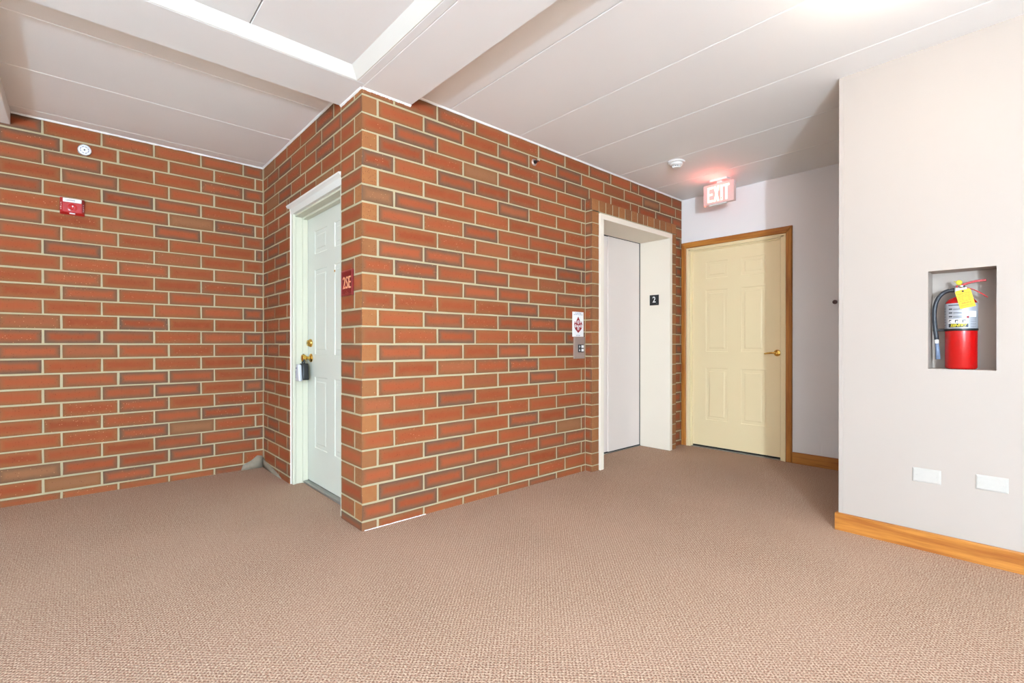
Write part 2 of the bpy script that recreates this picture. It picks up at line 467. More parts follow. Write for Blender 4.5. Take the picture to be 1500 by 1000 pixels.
def brick(parent, face, pos, L, z0, z1, D=.092, full=False, tan=None, flash=None):
    """pos = (x,y) of the centre of the exposed face; face = direction it looks"""
    if L < .006 or z1-z0 < .006: return
    rz, u, dpt = ORI[face]
    me = brick_mesh(L, z1-z0, D, random.randrange(3), full)
    o = bpy.data.objects.new('brick', me); COL.objects.link(o); o.parent = parent
    jit = random.uniform(-.0012, .0012)
    o.location = (pos[0]+dpt.x*jit, pos[1]+dpt.y*jit, (z0+z1)/2)
    o.rotation_euler = (random.uniform(-.004, .004), 0, rz+random.uniform(-.003, .003)*(0 if L > .25 else 1))
    if tan is None:
        r = random.random(); tan = .8 if r < .012 else (.3 if r < .06 else random.random()*.10)
    if flash is None: flash = random.choice((0, .05, .1, .2, .35, .6, .85))
    o.color = (L/2, (z1-z0)/2, tan, flash)
    return o
def course(n):
    z0 = Z1+n*CH+J; z1 = Z1+(n+1)*CH-J
    return (-.012 if n < 0 else z0), min(z1, CZ-.006)
def cuts(a, b, joints):
    """brick spans between a and b given joint centres"""
    js = sorted(x for x in joints if a+.012 < x < b-.012)
    e = [a]+js+[b]; out = []
    for i in range(len(e)-1):
        lo = e[i]+(J if i > 0 else 0); hi = e[i+1]-(J if i < len(e)-2 else 0); out.append((lo, hi))
    return out

# --- wall_center: the long brick face with the elevator (faces -Y), X 0..XE
wc = sroot('wall_center', 'brick wall face with the elevator in it, from the outer corner to the far end', 'wall')
core = boxes('mortar_bed', M_MORTAR, [(.0030, 1.99, .0018, .2, -.01, CZ+.005), (1.99, 3.34, .0018, .2, 2.289, CZ+.005), (3.34, XE+.05, .0018, .2, -.01, CZ+.005)], 0, wc)
wa = sroot('wall_alcove', 'brick wall face beside the white unit door, between outer corner and back wall', 'wall')
OY0, OY1, OZ = .291, 1.263, 2.118    # rough opening of the unit door
boxes('mortar_bed', M_MORTAR, [(.0018, .12, .003, OY0-.004, -.01, CZ+.004), (.0018, .12, OY1+.003, LD+.05, -.01, CZ+.004), (.0018, .12, OY0-.01, OY1+.01, OZ+.006, CZ+.004)], 0, wa)
irregular = [104*IN, 109.2*IN, 121*IN, 133*IN]
for n in range(-1, 25):
    z0, z1 = course(n); H = n % 2 != 0
    # corner brick shared by both faces
    if H:
        o = brick(wa, '-X', (0, .1450), .2900, z0, z1, .092, True)          # long side on the door face, header on the elevator face
        first = 4*IN
    else:
        o = brick(wc, '-Y', (8*IN/2-J/2, 0), 8*IN-J, z0, z1, .092, True)
        brick(wa, '-X', (0, (4*IN+J+OY0)/2), OY0-4*IN-J, z0, z1)
        first = 8*IN
    js = [first+12*IN*i for i in range(0, 13)]
    if not H and n >= 22: js = [x for x in js if x < 104*IN-.01]+irregular
    a = (.0972 if H else 8*IN+J)
    if H: js = [x for x in js if x > 5*IN]; a = 4*IN+J*.5
    if n < 22:
        spans = [(s, 1.984) for s in [0]][:0]+[(lo, hi) for lo, hi in cuts(a, 1.978, js)]
        spans += [(lo, hi) for lo, hi in cuts(3.352, XE-.002, js)]
    else:
        spans = cuts(a, XE-.002, js)
    for lo, hi in spans:
        brick(wc, '-Y', ((lo+hi)/2, 0), hi-lo, z0, z1)
    # alcove side
    k0 = 12 if H else 4
    jy = [(k0+12*i)*IN for i in range(0, 8)]
    if n < 20:
        for lo, hi in cuts(OY1, LD-.006, jy):
            end = lo == OY1
            brick(wa, '-X', (0, (lo+hi)/2), hi-lo, z0, z1, full=end)
    else:
        if H or True:
            lo0 = OY0 if H else OY0
        for lo, hi in cuts(OY0+J, LD-.006, jy):
            zz = z0
            if n == 20:
                if hi < OY1: zz = OZ+.008
                elif lo < OY1:
                    brick(wa, '-X', (0, (lo+OY1)/2), OY1-lo, OZ+.008, z1); lo = OY1+J*2
            brick(wa, '-X', (0, (lo+hi)/2), hi-lo, zz, z1)

# --- the projecting brick surround of the elevator
PY = -.067
boxes('mortar_bed', M_MORTAR, [(1.987, 2.075, PY+.002, .2, -.01, 2.280), (3.255, 3.343, PY+.002, .2, -.01, 2.280), (2.0, 3.33, PY+.002, .2, 2.182, 2.280)], 0, wc)
def header(x0, x1, z0, z1, mz=None):
    me = brick_mesh(.2, z1-z0, x1-x0, random.randrange(3), True)
    o = bpy.data.objects.new('brick', me); COL.objects.link(o); o.parent = wc
    o.location = (x0, PY+.1+random.uniform(-.001, .001), (z0+z1)/2); o.rotation_euler = (0, 0, -PI/2)
    r = random.random(); o.color = (.1, (z1-z0)/2, .35 if r < .12 else .05, random.random()*.7)
for n in range(-1, 22):
    z0, z1 = course(n)
    if n == 21: z1 = 2.284
    header(1.985, 2.0775, z0, z1)
    header(3.2525, 3.345, z0, z1)
edges = [2.087+i*.0985 for i in range(8)]
edges = [2.0775, 2.176, 2.272, 2.364, 2.459, 2.557, 2.654, 2.752, 2.822, 2.935, 3.039, 3.147, 3.2525]
for a, b in zip(edges, edges[1:]): header(a+.0045, b-.0035, 2.190, 2.284)

# --- back wall of the alcove (faces -Y)
wb = sroot('wall_back', 'brick wall at the back of the alcove on the left, with the red fire alarm', 'wall', (-1.2, LD, 0))
box('mortar_bed', M_MORTAR, -3.0, .02, LD+.0018, LD+.15, -.01, CZ+.005, 0, wb)
for n in range(-1, 25):
    z0, z1 = course(n)
    off = -.064 if n % 2 else -.156
    js = [off-12*IN*i for i in range(0, 11)]
    for lo, hi in cuts(-2.99, -.004, js): brick(wb, '-Y', ((lo+hi)/2, LD), hi-lo, z0, z1, tan=None)

# grey mortar smeared in the foot of the inner corner
def patch(pts, mat, parent, nrm):
    bm = bmesh.new(); vs = [bm.verts.new(p) for p in pts]; f = bm.faces.new(vs)
    r = bmesh.ops.extrude_face_region(bm, geom=[f])
    for v in [g for g in r['geom'] if isinstance(g, bmesh.types.BMVert)]: v.co += Vector(nrm)
    bmesh.ops.recalc_face_normals(bm, faces=bm.faces)
    bmesh.ops.bevel(bm, geom=list(bm.edges), offset=.003, segments=2, affect='EDGES')
    return link_mesh('mortar_patch', bm, mat, parent, True)
patch([(-.175, LD+.01, 0), (-.01, LD+.01, 0), (-.01, LD+.01, .10), (-.05, LD+.01, .11), (-.10, LD+.01, .07), (-.16, LD+.01, .045)], M_PATCH, wb, (0, -.022, 0))
patch([(.01, 1.45, 0), (.01, 1.955, 0), (.01, 1.955, .085), (.01, 1.88, .055), (.01, 1.72, .045), (.01, 1.52, .018)], M_PATCH, wa, (-.02, 0, 0))
ragged('white_drip_line', (.015, -.001, -.001), (.42, -.001, -.001), (0, -1, 0), .006, .0045, M_CAULK, wc, up=True)

# ------------------------------------------------------------------ painted walls
we = sroot('wall_end', 'white painted wall behind the cream door at the far end', 'wall')
D3Y0, D3Y1, D3Z = -.045, -1.032, 2.083
boxes('plaster', M_WALL, [(XE, XE+.14, -.045, .3, 0, CZ+.004), (XE, XE+.14, -4.6, -1.032, 0, CZ+.004), (XE, XE+.14, -1.032, -.045, 2.083, CZ+.004)], 0, we)
# right wall with the niche
NY0, NY1, NZ0, NZ1, ND = -2.449, -2.199, .940, 1.441, .145
wr = sroot('wall_right', 'white painted wall on the right with the extinguisher niche', 'wall')
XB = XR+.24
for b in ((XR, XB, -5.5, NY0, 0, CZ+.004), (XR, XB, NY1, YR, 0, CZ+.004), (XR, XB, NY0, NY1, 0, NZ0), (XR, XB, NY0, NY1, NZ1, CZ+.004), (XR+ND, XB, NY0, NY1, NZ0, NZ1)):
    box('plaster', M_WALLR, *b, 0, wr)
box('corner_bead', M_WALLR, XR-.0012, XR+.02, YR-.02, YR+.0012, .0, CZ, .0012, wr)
# the rest of the lobby, out of frame
wl = sroot('wall_left', 'white painted wall with an added window, left of the frame', 'wall')
boxes('plaster', M_WALL, [(-3.95, -3.8, -5.5, -3.5, 0, CZ+.02), (-3.95, -3.8, .3, LD+.15, 0, CZ+.02), (-3.95, -3.8, -3.5, .3, 0, .5), (-3.95, -3.8, -3.5, .3, 2.35, CZ+.02)], 0, wl)
box('wall_back_left', M_WALL, -3.8, -3.0, LD, LD+.15, 0, CZ+.02)['kind'] = 'structure'
wre = sroot('wall_rear', 'white painted wall with an added window, behind the camera', 'wall')
boxes('plaster', M_WALL, [(-3.8, -3.2, -5.65, -5.5, 0, CZ+.02), (.6, 3.72, -5.65, -5.5, 0, CZ+.02), (-3.2, .6, -5.65, -5.5, 0, .5), (-3.2, .6, -5.65, -5.5, 2.35, CZ+.02)], 0, wre)
boxes('wall_corridor', M_WALL, [(XB, XE, -4.65, -4.5, 0, CZ+.004)])['kind'] = 'structure'
for nm, lab, bx, gl in (('added_window_1', 'added wide lobby window in the left wall, unseen', [(-3.92, -3.84, -3.5, .3, .5, .56), (-3.92, -3.84, -3.5, .3, 2.29, 2.35), (-3.92, -3.84, -3.5, -3.44, .5, 2.35), (-3.92, -3.84, .24, .3, .5, 2.35), (-3.92, -3.84, -1.63, -1.57, .5, 2.35)], [(-3.885, -3.879, -3.46, -1.6, .54, 2.31), (-3.885, -3.879, -1.6, .26, .54, 2.31)]),
                    ('added_window_2', 'added wide lobby window in the rear wall, unseen', [(-3.2, .6, -5.62, -5.54, .5, .56), (-3.2, .6, -5.62, -5.54, 2.29, 2.35), (-3.2, -3.14, -5.62, -5.54, .5, 2.35), (.54, .6, -5.62, -5.54, .5, 2.35), (-1.33, -1.27, -5.62, -5.54, .5, 2.35)], [(-3.16, -1.3, -5.585, -5.579, .54, 2.31), (-1.3, .56, -5.585, -5.579, .54, 2.31)])):
    r = sroot(nm, lab, 'window')  # unseen windows, added to let fill light into the lobby
    boxes('window_frame', M_BRONZE, bx, .003, r)
    for g in gl: box('pane', M_GLASS, *g, 0, r)

# ------------------------------------------------------------------ baseboards
def board(name, label, segs, mat_by):
    r = sroot(name, label, 'baseboard')
    for (x0, x1, y0, y1, ax) in segs:
        bm = bmesh.new(); box_bm(bm, x0, x1, y0, y1, 0, .100)
        es = [e for e in bm.edges if all(v.co.z > .09 for v in e.verts)]
        bmesh.ops.bevel(bm, geom=es, offset=.006, segments=2, affect='EDGES', profile=.5)
        link_mesh('board', bm, mat_by[ax], r)
    return r
board('baseboard_right', 'honey oak baseboard along the white right wall', [(XR-.016, XR, -5.5, YR+.016, 'y'), (XR, XB, YR, YR+.016, 'x'), (XB, XB+.016, -4.5, YR+.016, 'y')], {'x': M_OAKX, 'y': M_OAKY})
board('baseboard_end', 'honey oak baseboard on the end wall right of the cream door', [(XE-.016, XE, -4.5, -1.077, 'y')], {'x': M_OAKX, 'y': M_OAKY})

# ------------------------------------------------------------------ six-panel door leaves
def leaf_with_panels(name, mat, X, y_lo, y_hi, z0, z1, thick, rects, parent):
    """Leaf in a plane of constant X, seen from -X. rects = (y0,y1,z0,z1) raised panels"""
    leaf = box(name, mat, X+.004, X+thick, y_lo, y_hi, z0, z1, .0015, parent)
    # face skin with real recesses
    bm = bmesh.new()
    ysn = sorted(set([y_lo+.0015, y_hi-.0015]+[v for r in rects for v in r[:2]]))
    zsn = sorted(set([z0+.0015, z1-.0015]+[v for r in rects for v in r[2:]]))
    gv = {}
    def V(y, z, x=X):
        kk = (round(y, 4), round(z, 4), round(x, 4))
        if kk not in gv: gv[kk] = bm.verts.new((x, y, z))
        return gv[kk]
    for ya, yb in zip(ysn, ysn[1:]):
        for za, zb in zip(zsn, zsn[1:]):
            cy, cz = (ya+yb)/2, (za+zb)/2
            if any(r[0] < cy < r[1] and r[2] < cz < r[3] for r in rects): continue
            bm.faces.new((V(ya, za), V(ya, zb), V(yb, zb), V(yb, za)))
    for r in rects:
        steps = [(0, 0), (.002, .0025), (.011, .0085), (.014, .0090)]
        prev = None
        for ins, dx in steps:
            q = [V(r[0]+ins, r[2]+ins, X+dx), V(r[0]+ins, r[3]-ins, X+dx), V(r[1]-ins, r[3]-ins, X+dx), V(r[1]-ins, r[2]+ins, X+dx)]
            if prev:
                for i in range(4): bm.faces.new((prev[i], prev[(i+1) % 4], q[(i+1) % 4], q[i]))
            prev = q
        bm.faces.new(prev)
    # skirt back to the slab
    o = link_mesh('face_skin', bm, mat, leaf)
    bmd = o.data
    for r in rects:
        bm = bmesh.new()
        y0, y1, a, b = r[0]+.0145, r[1]-.0145, r[2]+.0145, r[3]-.0145
        lo = [bm.verts.new(p) for p in ((X+.0095, y0, a), (X+.0095, y0, b), (X+.0095, y1, b), (X+.0095, y1, a))]
        s = .026
        hi = [bm.verts.new(p) for p in ((X+.0010, y0+s, a+s), (X+.0010, y0+s, b-s), (X+.0010, y1-s, b-s), (X+.0010, y1-s, a+s))]
        for i in range(4): bm.faces.new((lo[i], lo[(i+1) % 4], hi[(i+1) % 4], hi[i]))
        bm.faces.new(hi); bm.faces.new(list(reversed(lo)))
        bmesh.ops.recalc_face_normals(bm, faces=bm.faces)
        link_mesh('raised_panel', bm, mat, leaf)
    return leaf
def six(ya, yb):
    """ya>yb; panel rects of a six panel door"""
    w = ya-yb; c1a, c1b = ya-.165*w, ya-.425*w; c2a, c2b = ya-.575*w, ya-.835*w
    out = []
    for a, b in ((c1b, c1a), (c2b, c2a)):
        for z0, z1 in ((.29, .822), (.992, 1.622), (1.742, 1.912)): out.append((a, b, z0, z1))
    return out

# ---- door_1: white unit door in the alcove brick wall
d1 = sroot('door_1', 'white six-panel apartment door in the brick alcove wall', 'door', (.125, .77, 0))
DX = .125
DY1, DY0 = 1.228, .314
lf = leaf_with_panels('door_leaf', M_DOORW, DX, DY0, DY1, .022, 2.035, .044, six(DY1, DY0), d1)
# jamb, stop and brickmould
fx = [(.03, .20, DY1+.003, OY1-.001, 0, 2.07), (.03, .20, OY0+.001, DY0-.003, 0, 2.07), (.03, .20, OY0+.001, OY1-.001, 2.038, 2.09)]
boxes('jamb', M_FRAME, fx, .001, d1)
boxes('door_stop', M_FRAME, [(.085, DX-.002, DY1-.010, DY1+.005, 0, 2.04), (.085, DX-.002, DY0-.005, DY0+.010, 0, 2.04), (.085, DX-.002, DY0, DY1, 2.024, 2.04)], .001, d1)
boxes('brickmould', M_FRAME, [(.012, .034, 1.222, OY1-.001, 0, 2.064), (.012, .034, OY0+.001, .332, 0, 2.064)], .002, d1)
bm = bmesh.new()   # moulded head casing, crown leaning out over the brick
prof = [(.034, 2.052), (.010, 2.052), (.008, 2.060), (.006, 2.096), (-.002, 2.104), (-.012, 2.112), (-.016, 2.122), (-.0, 2.126), (.034, 2.116)]
A = [bm.verts.new((x, 1.266 if z < 2.1 else 1.292, z)) for x, z in prof]; B = [bm.verts.new((x, OY0+.002, z)) for x, z in prof]
for i in range(len(prof)): bm.faces.new((A[i], A[(i+1) % len(prof)], B[(i+1) % len(prof)], B[i]))
bm.faces.new(A); bm.faces.new(list(reversed(B))); bmesh.ops.recalc_face_normals(bm, faces=bm.faces)
link_mesh('head_casing', bm, M_TRIMW, d1)
ragged('caulk_bead', (.003, OY1-.003, .0), (.003, OY1-.003, .001), (-1, 0, 0), .001, .001, M_CAULK, d1, n=2)
bm = bmesh.new(); box_bm(bm, .006, .014, OY1-.008, OY1+.003, 0, 2.10)
link_mesh('caulk_bead', bm, M_CAULK, d1)
box('threshold', M_ALU, .088, .20, OY0+.003, OY1-.003, .0, .019, .004, d1)
box('gap_shade', M_DARK, DX+.004, DX+.03, DY0, DY1, .0191, .0215, 0, d1)  # dark filler in place of the shade under the leaf
boxes('backing', M_DARK, [(.17, .19, OY0-.02, OY1+.02, .02, 2.12)], 0, d1)
# brass deadbolt and knob near the hinge-far edge
KY = 1.155
dbt = lathe('deadbolt', M_BRASS, [(.030, 0), (.031, .006), (.029, .012), (.024, .016), (.022, .028), (.017, .030), (0, .030)], (DX, KY, 1.075), '-X', d1)
box('keyhole', M_DARK, DX-.0315, DX-.0302, KY-.0012, KY+.0012, 1.069, 1.081, 0, dbt)
knb = lathe('knob', M_BRASS, [(.032, 0), (.033, .005), (.028, .010), (.012, .014), (.011, .034), (.018, .040), (.027, .050), (.029, .060), (.026, .070), (.014, .074), (0, .075)], (DX, KY-.004, .962), '-X', d1)
lathe('peephole', M_BRASS, [(.008, 0), (.0085, .002), (.005, .003), (.004, .0025), (0, .0025)], (DX, .70, 1.575), '-X', d1)

# lockbox hanging from the knob
lb = empty('key_lockbox', (.085, 1.15, .80), 'pale grey and black key lockbox hanging from the brass knob of the white door', 'lockbox')
LX = .068
sh = bez((LX-.002, KY-.026, .915), (LX-.002, KY-.034, 1.012), (LX-.002, KY+.026, 1.012), (LX-.002, KY+.018, .915), 18)
tube('shackle', M_BLACK, sh, .0065, lb)
bm = bmesh.new(); box_bm(bm, LX-.021, LX+.024, KY-.053, KY+.040, .798, .922, .008, 2)
for v in bm.verts:
    if v.co.z > .86: 
        t = (v.co.z-.86)/.062; v.co.y = KY-.006+(v.co.y-KY+.006)*(1-.35*t)
link_mesh('body', bm, M_BLACK, lb, True)
bm = bmesh.new(); box_bm(bm, LX-.046, LX-.020, KY-.040, KY+.046, .790, .914, .009, 2)
for v in bm.verts:
    if v.co.z > .85:
        t = (v.co.z-.85)/.064; v.co.y = KY+.012+(v.co.y-KY-.012)*(1-.42*t)
link_mesh('cover', bm, M_GREYP, lb, True)
text('marking', M_BLUETXT, 'KEY', .014, frame_m((LX-.0465, KY+.020, .885), (0, -1, 0), (-1, 0, 0)), lb, .0004)
boxes('button_row', M_BLUETXT, [(LX-.0475, LX-.0455, KY+.026, KY+.034, z, z+.006) for z in (.812, .824, .836, .848, .860)], .0008, lb)

# ---- door_2: the elevator
EX0, EX1, EZ = 2.083, 3.248, 2.175
FY, DYE = -.080, .270
d2 = sroot('door_2', 'beige elevator door and frame set in the brick wall', 'door', ((EX0+EX1)/2, 0, 0))
boxes('frame_jamb', M_ELEVF, [(EX0, 2.131, FY, DYE+.02, 0, 2.128)], .0015, d2)
boxes('frame_jamb', M_ELEVF, [(3.206, EX1, FY, DYE+.02, 0, 2.128)], .0015, d2)
box('frame_header', M_ELEVF, EX0, EX1, FY-.001, DYE+.02, 2.1285, EZ, .0015, d2)
mid = 2.66
for a, b, dy in ((2.137, mid, .012), (mid+.002, 3.200, 0)):
    box('door_panel', M_ELEV, a, b, DYE+dy, DYE+dy+.03, .012, 2.1255, .0015, d2)
box('shaft_shade', M_DARK, 2.11, 3.22, DYE+.05, DYE+.06, 0, 2.16, 0, d2)  # dark sheet standing in for the unlit shaft behind the panels
boxes('gap_shade', M_DARK, [(3.196, 3.2062, DYE-.003, DYE+.01, 0, 2.128), (2.13, 3.2062, DYE-.003, DYE+.012, 2.1235, 2.1286), (2.13, 3.2062, DYE-.003, DYE+.012, .006, .0135)], 0, d2)  # solid dark strips in place of the shaded seams around the panels
box('sill', M_ALU, 2.131, 3.206, DYE-.012, DYE+.045, 0.0, .006, .001, d2)
fn = empty('floor_number_sign', (3.2055, .095, 1.52), 'small square black floor sign with white 2 inside the elevator frame', 'sign')
box('plate', M_BLACK, 3.2025, 3.2058, .045, .150, 1.467, 1.573, .001, fn)
text('numeral', M_WHITEP, '2', .085, frame_m((3.2022, .098, 1.522), (0, -1, 0), (-1, 0, 0)), fn, .0006, .9, .0012)
boxes('braille', M_WHITEP, [(3.2016, 3.2026, .066, .0685, 1.4855, 1.488), (3.2016, 3.2026, .0625, .065, 1.4815, 1.484)], 0, fn)

# call panel and fire notice to the left of it
cp = empty('elevator_call_panel', (1.893, 0, 1.035), 'brushed steel elevator call panel with up and down buttons on the brick', 'panel')
box('plate', M_STEEL, 1.826, 1.960, -.012, .001, .947, 1.127, .004, cp, 2)
box('button_field', M_BLACK, 1.872, 1.944, -.0145, -.0115, 1.000, 1.064, .001, cp)
for zc_, s in ((1.047, 1), (1.017, -1)):
    b = box('call_button', M_WHITEP, 1.912, 1.938, -.019, -.0140, zc_-.011, zc_+.011, .0015, cp)
    ar = [(-.008, 0), (0, .010), (.008, 0), (.0025, 0), (.0025, -.010), (-.0025, -.010), (-.0025, 0)]
    if s < 0: ar = [(x, -y) for x, y in ar][::-1]
    prism('arrow', M_WHITEP, ar, .001, frame_m((1.890, -.0143, zc_), (1, 0, 0), (0, -1, 0)), cp)
fs = empty('fire_notice_sign', (1.883, 0, 1.23), 'white fire notice with red flame pictogram above the elevator call panel', 'sign')
box('plate', M_WHITEP, 1.814, 1.952, -.005, .001, 1.129, 1.334, .001, fs)
cx, cz = 1.883, 1.226
def on_sign(poly, name, mat, d, off): 
    return prism(name, mat, poly, d, frame_m((cx, off, cz), (1, 0, 0), (0, -1, 0)), fs)
flame = [(0, -.066), (.018, -.052), (.036, -.038), (.050, -.016), (.052, .004), (.047, .018), (.043, .034), (.036, .020), (.028, .010), (.024, .030), (.014, .048), (0, .070),
         (-.014, .048), (-.024, .030), (-.028, .010), (-.036, .020), (-.043, .034), (-.047, .018), (-.052, .004), (-.050, -.016), (-.036, -.038), (-.018, -.052)]
on_sign(flame, 'flame_emblem', M_REDTXT, .0006, -.0051)
for px, pz, r in ((0, .024, .015), (-.035, -.008, .013), (.035, -.008, .013)):
    circ = [(px+r*math.cos(t*PI/8), pz+r*math.sin(t*PI/8)) for t in range(16)]
    on_sign(circ, 'disc', M_WHITEP, .0007, -.0055)
    ring = [(px+r*.62*math.cos(t*PI/6), pz+r*.62*math.sin(t*PI/6)) for t in range(12)]
    on_sign(ring, 'disc_mark', M_REDTXT, .0005, -.0060)
    on_sign([(px-.0035, pz-.005), (px+.0035, pz-.005), (px+.0035, pz+.005), (px-.0035, pz+.005)], 'disc_mark', M_WHITEP, .0004, -.0064)
for s in (-1, 1):
    q = [(s*.004, -.046), (s*.004, -.012), (s*.008, .004), (s*.020, -.012), (s*.012, -.018), (s*.010, -.040)]
    on_sign(q if s > 0 else q[::-1], 'arrow', M_WHITEP, .0006, -.0055)
FM = lambda z: frame_m((cx, -.0052, z), (1, 0, 0), (0, -1, 0))
text('lettering', M_BLUETXT, 'IN CASE OF FIRE', .0105, FM(1.323), fs, .0003)
text('lettering', M_BLUETXT, 'USE STAIRS, NOT ELEVATOR', .0088, FM(1.311), fs, .0003)
text('lettering', M_BLUETXT, 'EXIT STAIRS', .009, FM(1.139), fs, .0003)

# unit plaque
up_ = empty('unit_number_plaque', (0, .187, 1.43), 'dark red plaque reading 2SE on the brick at the corner beside the white door', 'plaque')
box('plate', M_PLAQ, -.0075, .001, .108, .266, 1.356, 1.508, .001, up_)
boxes('raised_border', M_PLAQ2, [(-.0105, -.007, .108, .118, 1.356, 1.508), (-.0105, -.007, .256, .266, 1.356, 1.508), (-.0105, -.007, .118, .256, 1.356, 1.366), (-.0105, -.007, .118, .256, 1.498, 1.508)], .001, up_)
text('lettering', M_LETTER, '2SE', .104, frame_m((-.0082, .187, 1.430), (0, -1, 0), (-1, 0, 0)), up_, .0012, .78)
text('braille_row', M_LETTER, '. : .', .03, frame_m((-.0080, .187, 1.379), (0, -1, 0), (-1, 0, 0)), up_, .0008)

# ---- door_3: cream door with oak casing
d3 = sroot('door_3', 'cream six-panel door with oak casing at the far end', 'door', (XE, -.54, 0))
cf = XE-.021
def casing_piece(poly, mat):
    """poly in (y,z), moulded thickness"""
    bm = bmesh.new(); vs = [bm.verts.new((XE, y, z)) for y, z in poly]; f = bm.faces.new(vs)
    r = bmesh.ops.extrude_face_region(bm, geom=[f])
    nv = [g for g in r['geom'] if isinstance(g, bmesh.types.BMVert)]
    for v in nv: v.co.x = cf
    bmesh.ops.recalc_face_normals(bm, faces=bm.faces)
    es = [e for e in bm.edges if all(abs(v.co.x-cf) < 1e-5 for v in e.verts)]
    bmesh.ops.bevel(bm, geom=es, offset=.007, segments=2, affect='EDGES', profile=.3)
    return link_mesh('casing', bm, mat, d3)
casing_piece([(-.004, 0), (-.057, 0), (-.057, 2.073), (-.004, 2.134)], M_OAKZ)
casing_piece([(-1.075, 0), (-1.022, 0), (-1.022, 2.073), (-1.075, 2.134)], M_OAKZ)
casing_piece([(-.004, 2.135), (-1.075, 2.135), (-1.022, 2.074), (-.057, 2.074)], M_OAKY)
L3, R3 = -.105, -.972
boxes('jamb', M_CREAM, [(XE-.006, XE+.12, L3+.004, -.0575, 0, 2.073), (XE-.006, XE+.12, -1.0215, R3-.004, 0, 2.073), (XE-.006, XE+.12, -1.0215, -.0575, 2.044, 2.0735)], .002, d3)
boxes('door_stop', M_CREAM, [(XE+.020, XE+.036, L3-.006, L3+.006, 0, 2.045), (XE+.020, XE+.036, R3-.006, R3+.006, 0, 2.045), (XE+.020, XE+.036, R3, L3, 2.032, 2.045)], .001, d3)
boxes('jamb_bead', M_CREAM, [(XE-.012, XE-.004, -.080, -.0575, 0, 2.060), (XE-.012, XE-.004, -1.0215, -1.004, 0, 2.060), (XE-.012, XE-.004, -1.0215, -.0575, 2.058, 2.0735)], .003, d3)
lf3 = leaf_with_panels('door_leaf', M_CREAM, XE+.038, R3, L3, .020, 2.041, .044, six(L3, R3), d3)
box('threshold', M_ALU, XE+.004, XE+.11, R3, L3, 0, .007, .001, d3)
box('gap_shade', M_DARK, XE+.045, XE+.08, R3, L3, .0072, .0195, 0, d3)  # shade below the cream leaf, put in as a dark box
lv = lathe('lever_handle', M_BRASS, [(.030, 0), (.031, .005), (.027, .011), (.012, .014), (.011, .040), (.013, .046), (0, .047)], (XE+.038, -.935, .985), '-X', d3)
bm = tube('lever', M_BRASS, bez((XE-.004, -.938, .985), (XE-.012, -.90, .988), (XE-.008, -.86, .984), (XE+.000, -.835, .978)), [.0095+.001*math.sin(i/14*PI)-.003*i/14 for i in range(15)], lv)

# ------------------------------------------------------------------ exit sign
ex = empty('exit_sign', (3.2, -.572, CZ), 'white box sign with glowing EXIT letters hanging from the ceiling', 'exit sign')
SX = 3.198
box('housing', M_EXITF, SX, SX+.045, -.715, -.430, 2.370, 2.556, .003, ex, 2)
box('canopy', M_WHITEP, SX-.018, SX+.060, -.655, -.498, 2.576, CZ, .004, ex, 2)
box('stem', M_WHITEP, SX+.008, SX+.036, -.60, -.555, 2.555, 2.578, 0, ex)
rl = bpy.data.lights.new('sign_glow', 'AREA'); rl.shape = 'RECTANGLE'; rl.size = .26; rl.size_y = .02; rl.energy = 1.0; rl.color = (1.0, .13, .10)
ro = bpy.data.objects.new('sign_glow', rl); COL.objects.link(ro); ro.parent = ex
ro.matrix_basis = Matrix.Translation((SX-.032, -.572, 2.47)) @ Vector((-.55, 0, 1)).to_track_quat('-Z', 'X').to_matrix().to_4x4() @ Matrix.Rotation(0, 4, 'Z')
# stroke letters (EXIT) as solid bars; u to the right (-Y), v up
def bars(lst, mat, name, d=.0015):
    bm = bmesh.new()
    for poly in lst:
        vs = [bm.verts.new((0, 0, 0)) for _ in poly]
        for v, (u, w) in zip(vs, poly): v.co = Vector((SX-.0001, -.430-u, 2.370+w))
        f = bm.faces.new(vs); r = bmesh.ops.extrude_face_region(bm, geom=[f])
        for v in [g for g in r['geom'] if isinstance(g, bmesh.types.BMVert)]: v.co.x -= d
    bmesh.ops.recalc_face_normals(bm, faces=bm.faces)
    return link_mesh(name, bm, mat, ex)
def R(u0, u1, v0, v1): return [(u0, v0), (u1, v0), (u1, v1), (u0, v1)]
T0, T1 = .021, .162
bars([R(.040, .056, T0, T1), R(.0562, .092, T0, T0+.019), R(.0562, .088, .082, .100), R(.0562, .092, T1-.019, T1)], M_EXITL, 'letter')
bars([[(.098, T0), (.117, T0), (.152, T1), (.133, T1)]], M_EXITL, 'letter')
bars([[(.133, T0), (.152, T0), (.117, T1), (.098, T1)]], M_EXITL, 'letter_stroke', .0014)
bars([R(.163, .182, T0, T1)], M_EXITL, 'letter')
bars([R(.208, .226, T0, T1-.019), R(.190, .244, T1-.0188, T1)], M_EXITL, 'letter')
lathe('test_button', M_REDTXT, [(.005, 0), (.005, .003), (0, .004)], (SX-.0016, -.430-.172, 2.370+.040), '-X', ex, 12)
lathe('red_lamp', M_LED, [(.005, 0), (.005, .004), (.003, .007), (0, .008)], (SX+.010, -.442, 2.370), '-Z', ex, 12)
box('battery_tray', M_WHITEP, SX+.008, SX+.040, -.640, -.480, 2.362, 2.371, .001, ex)

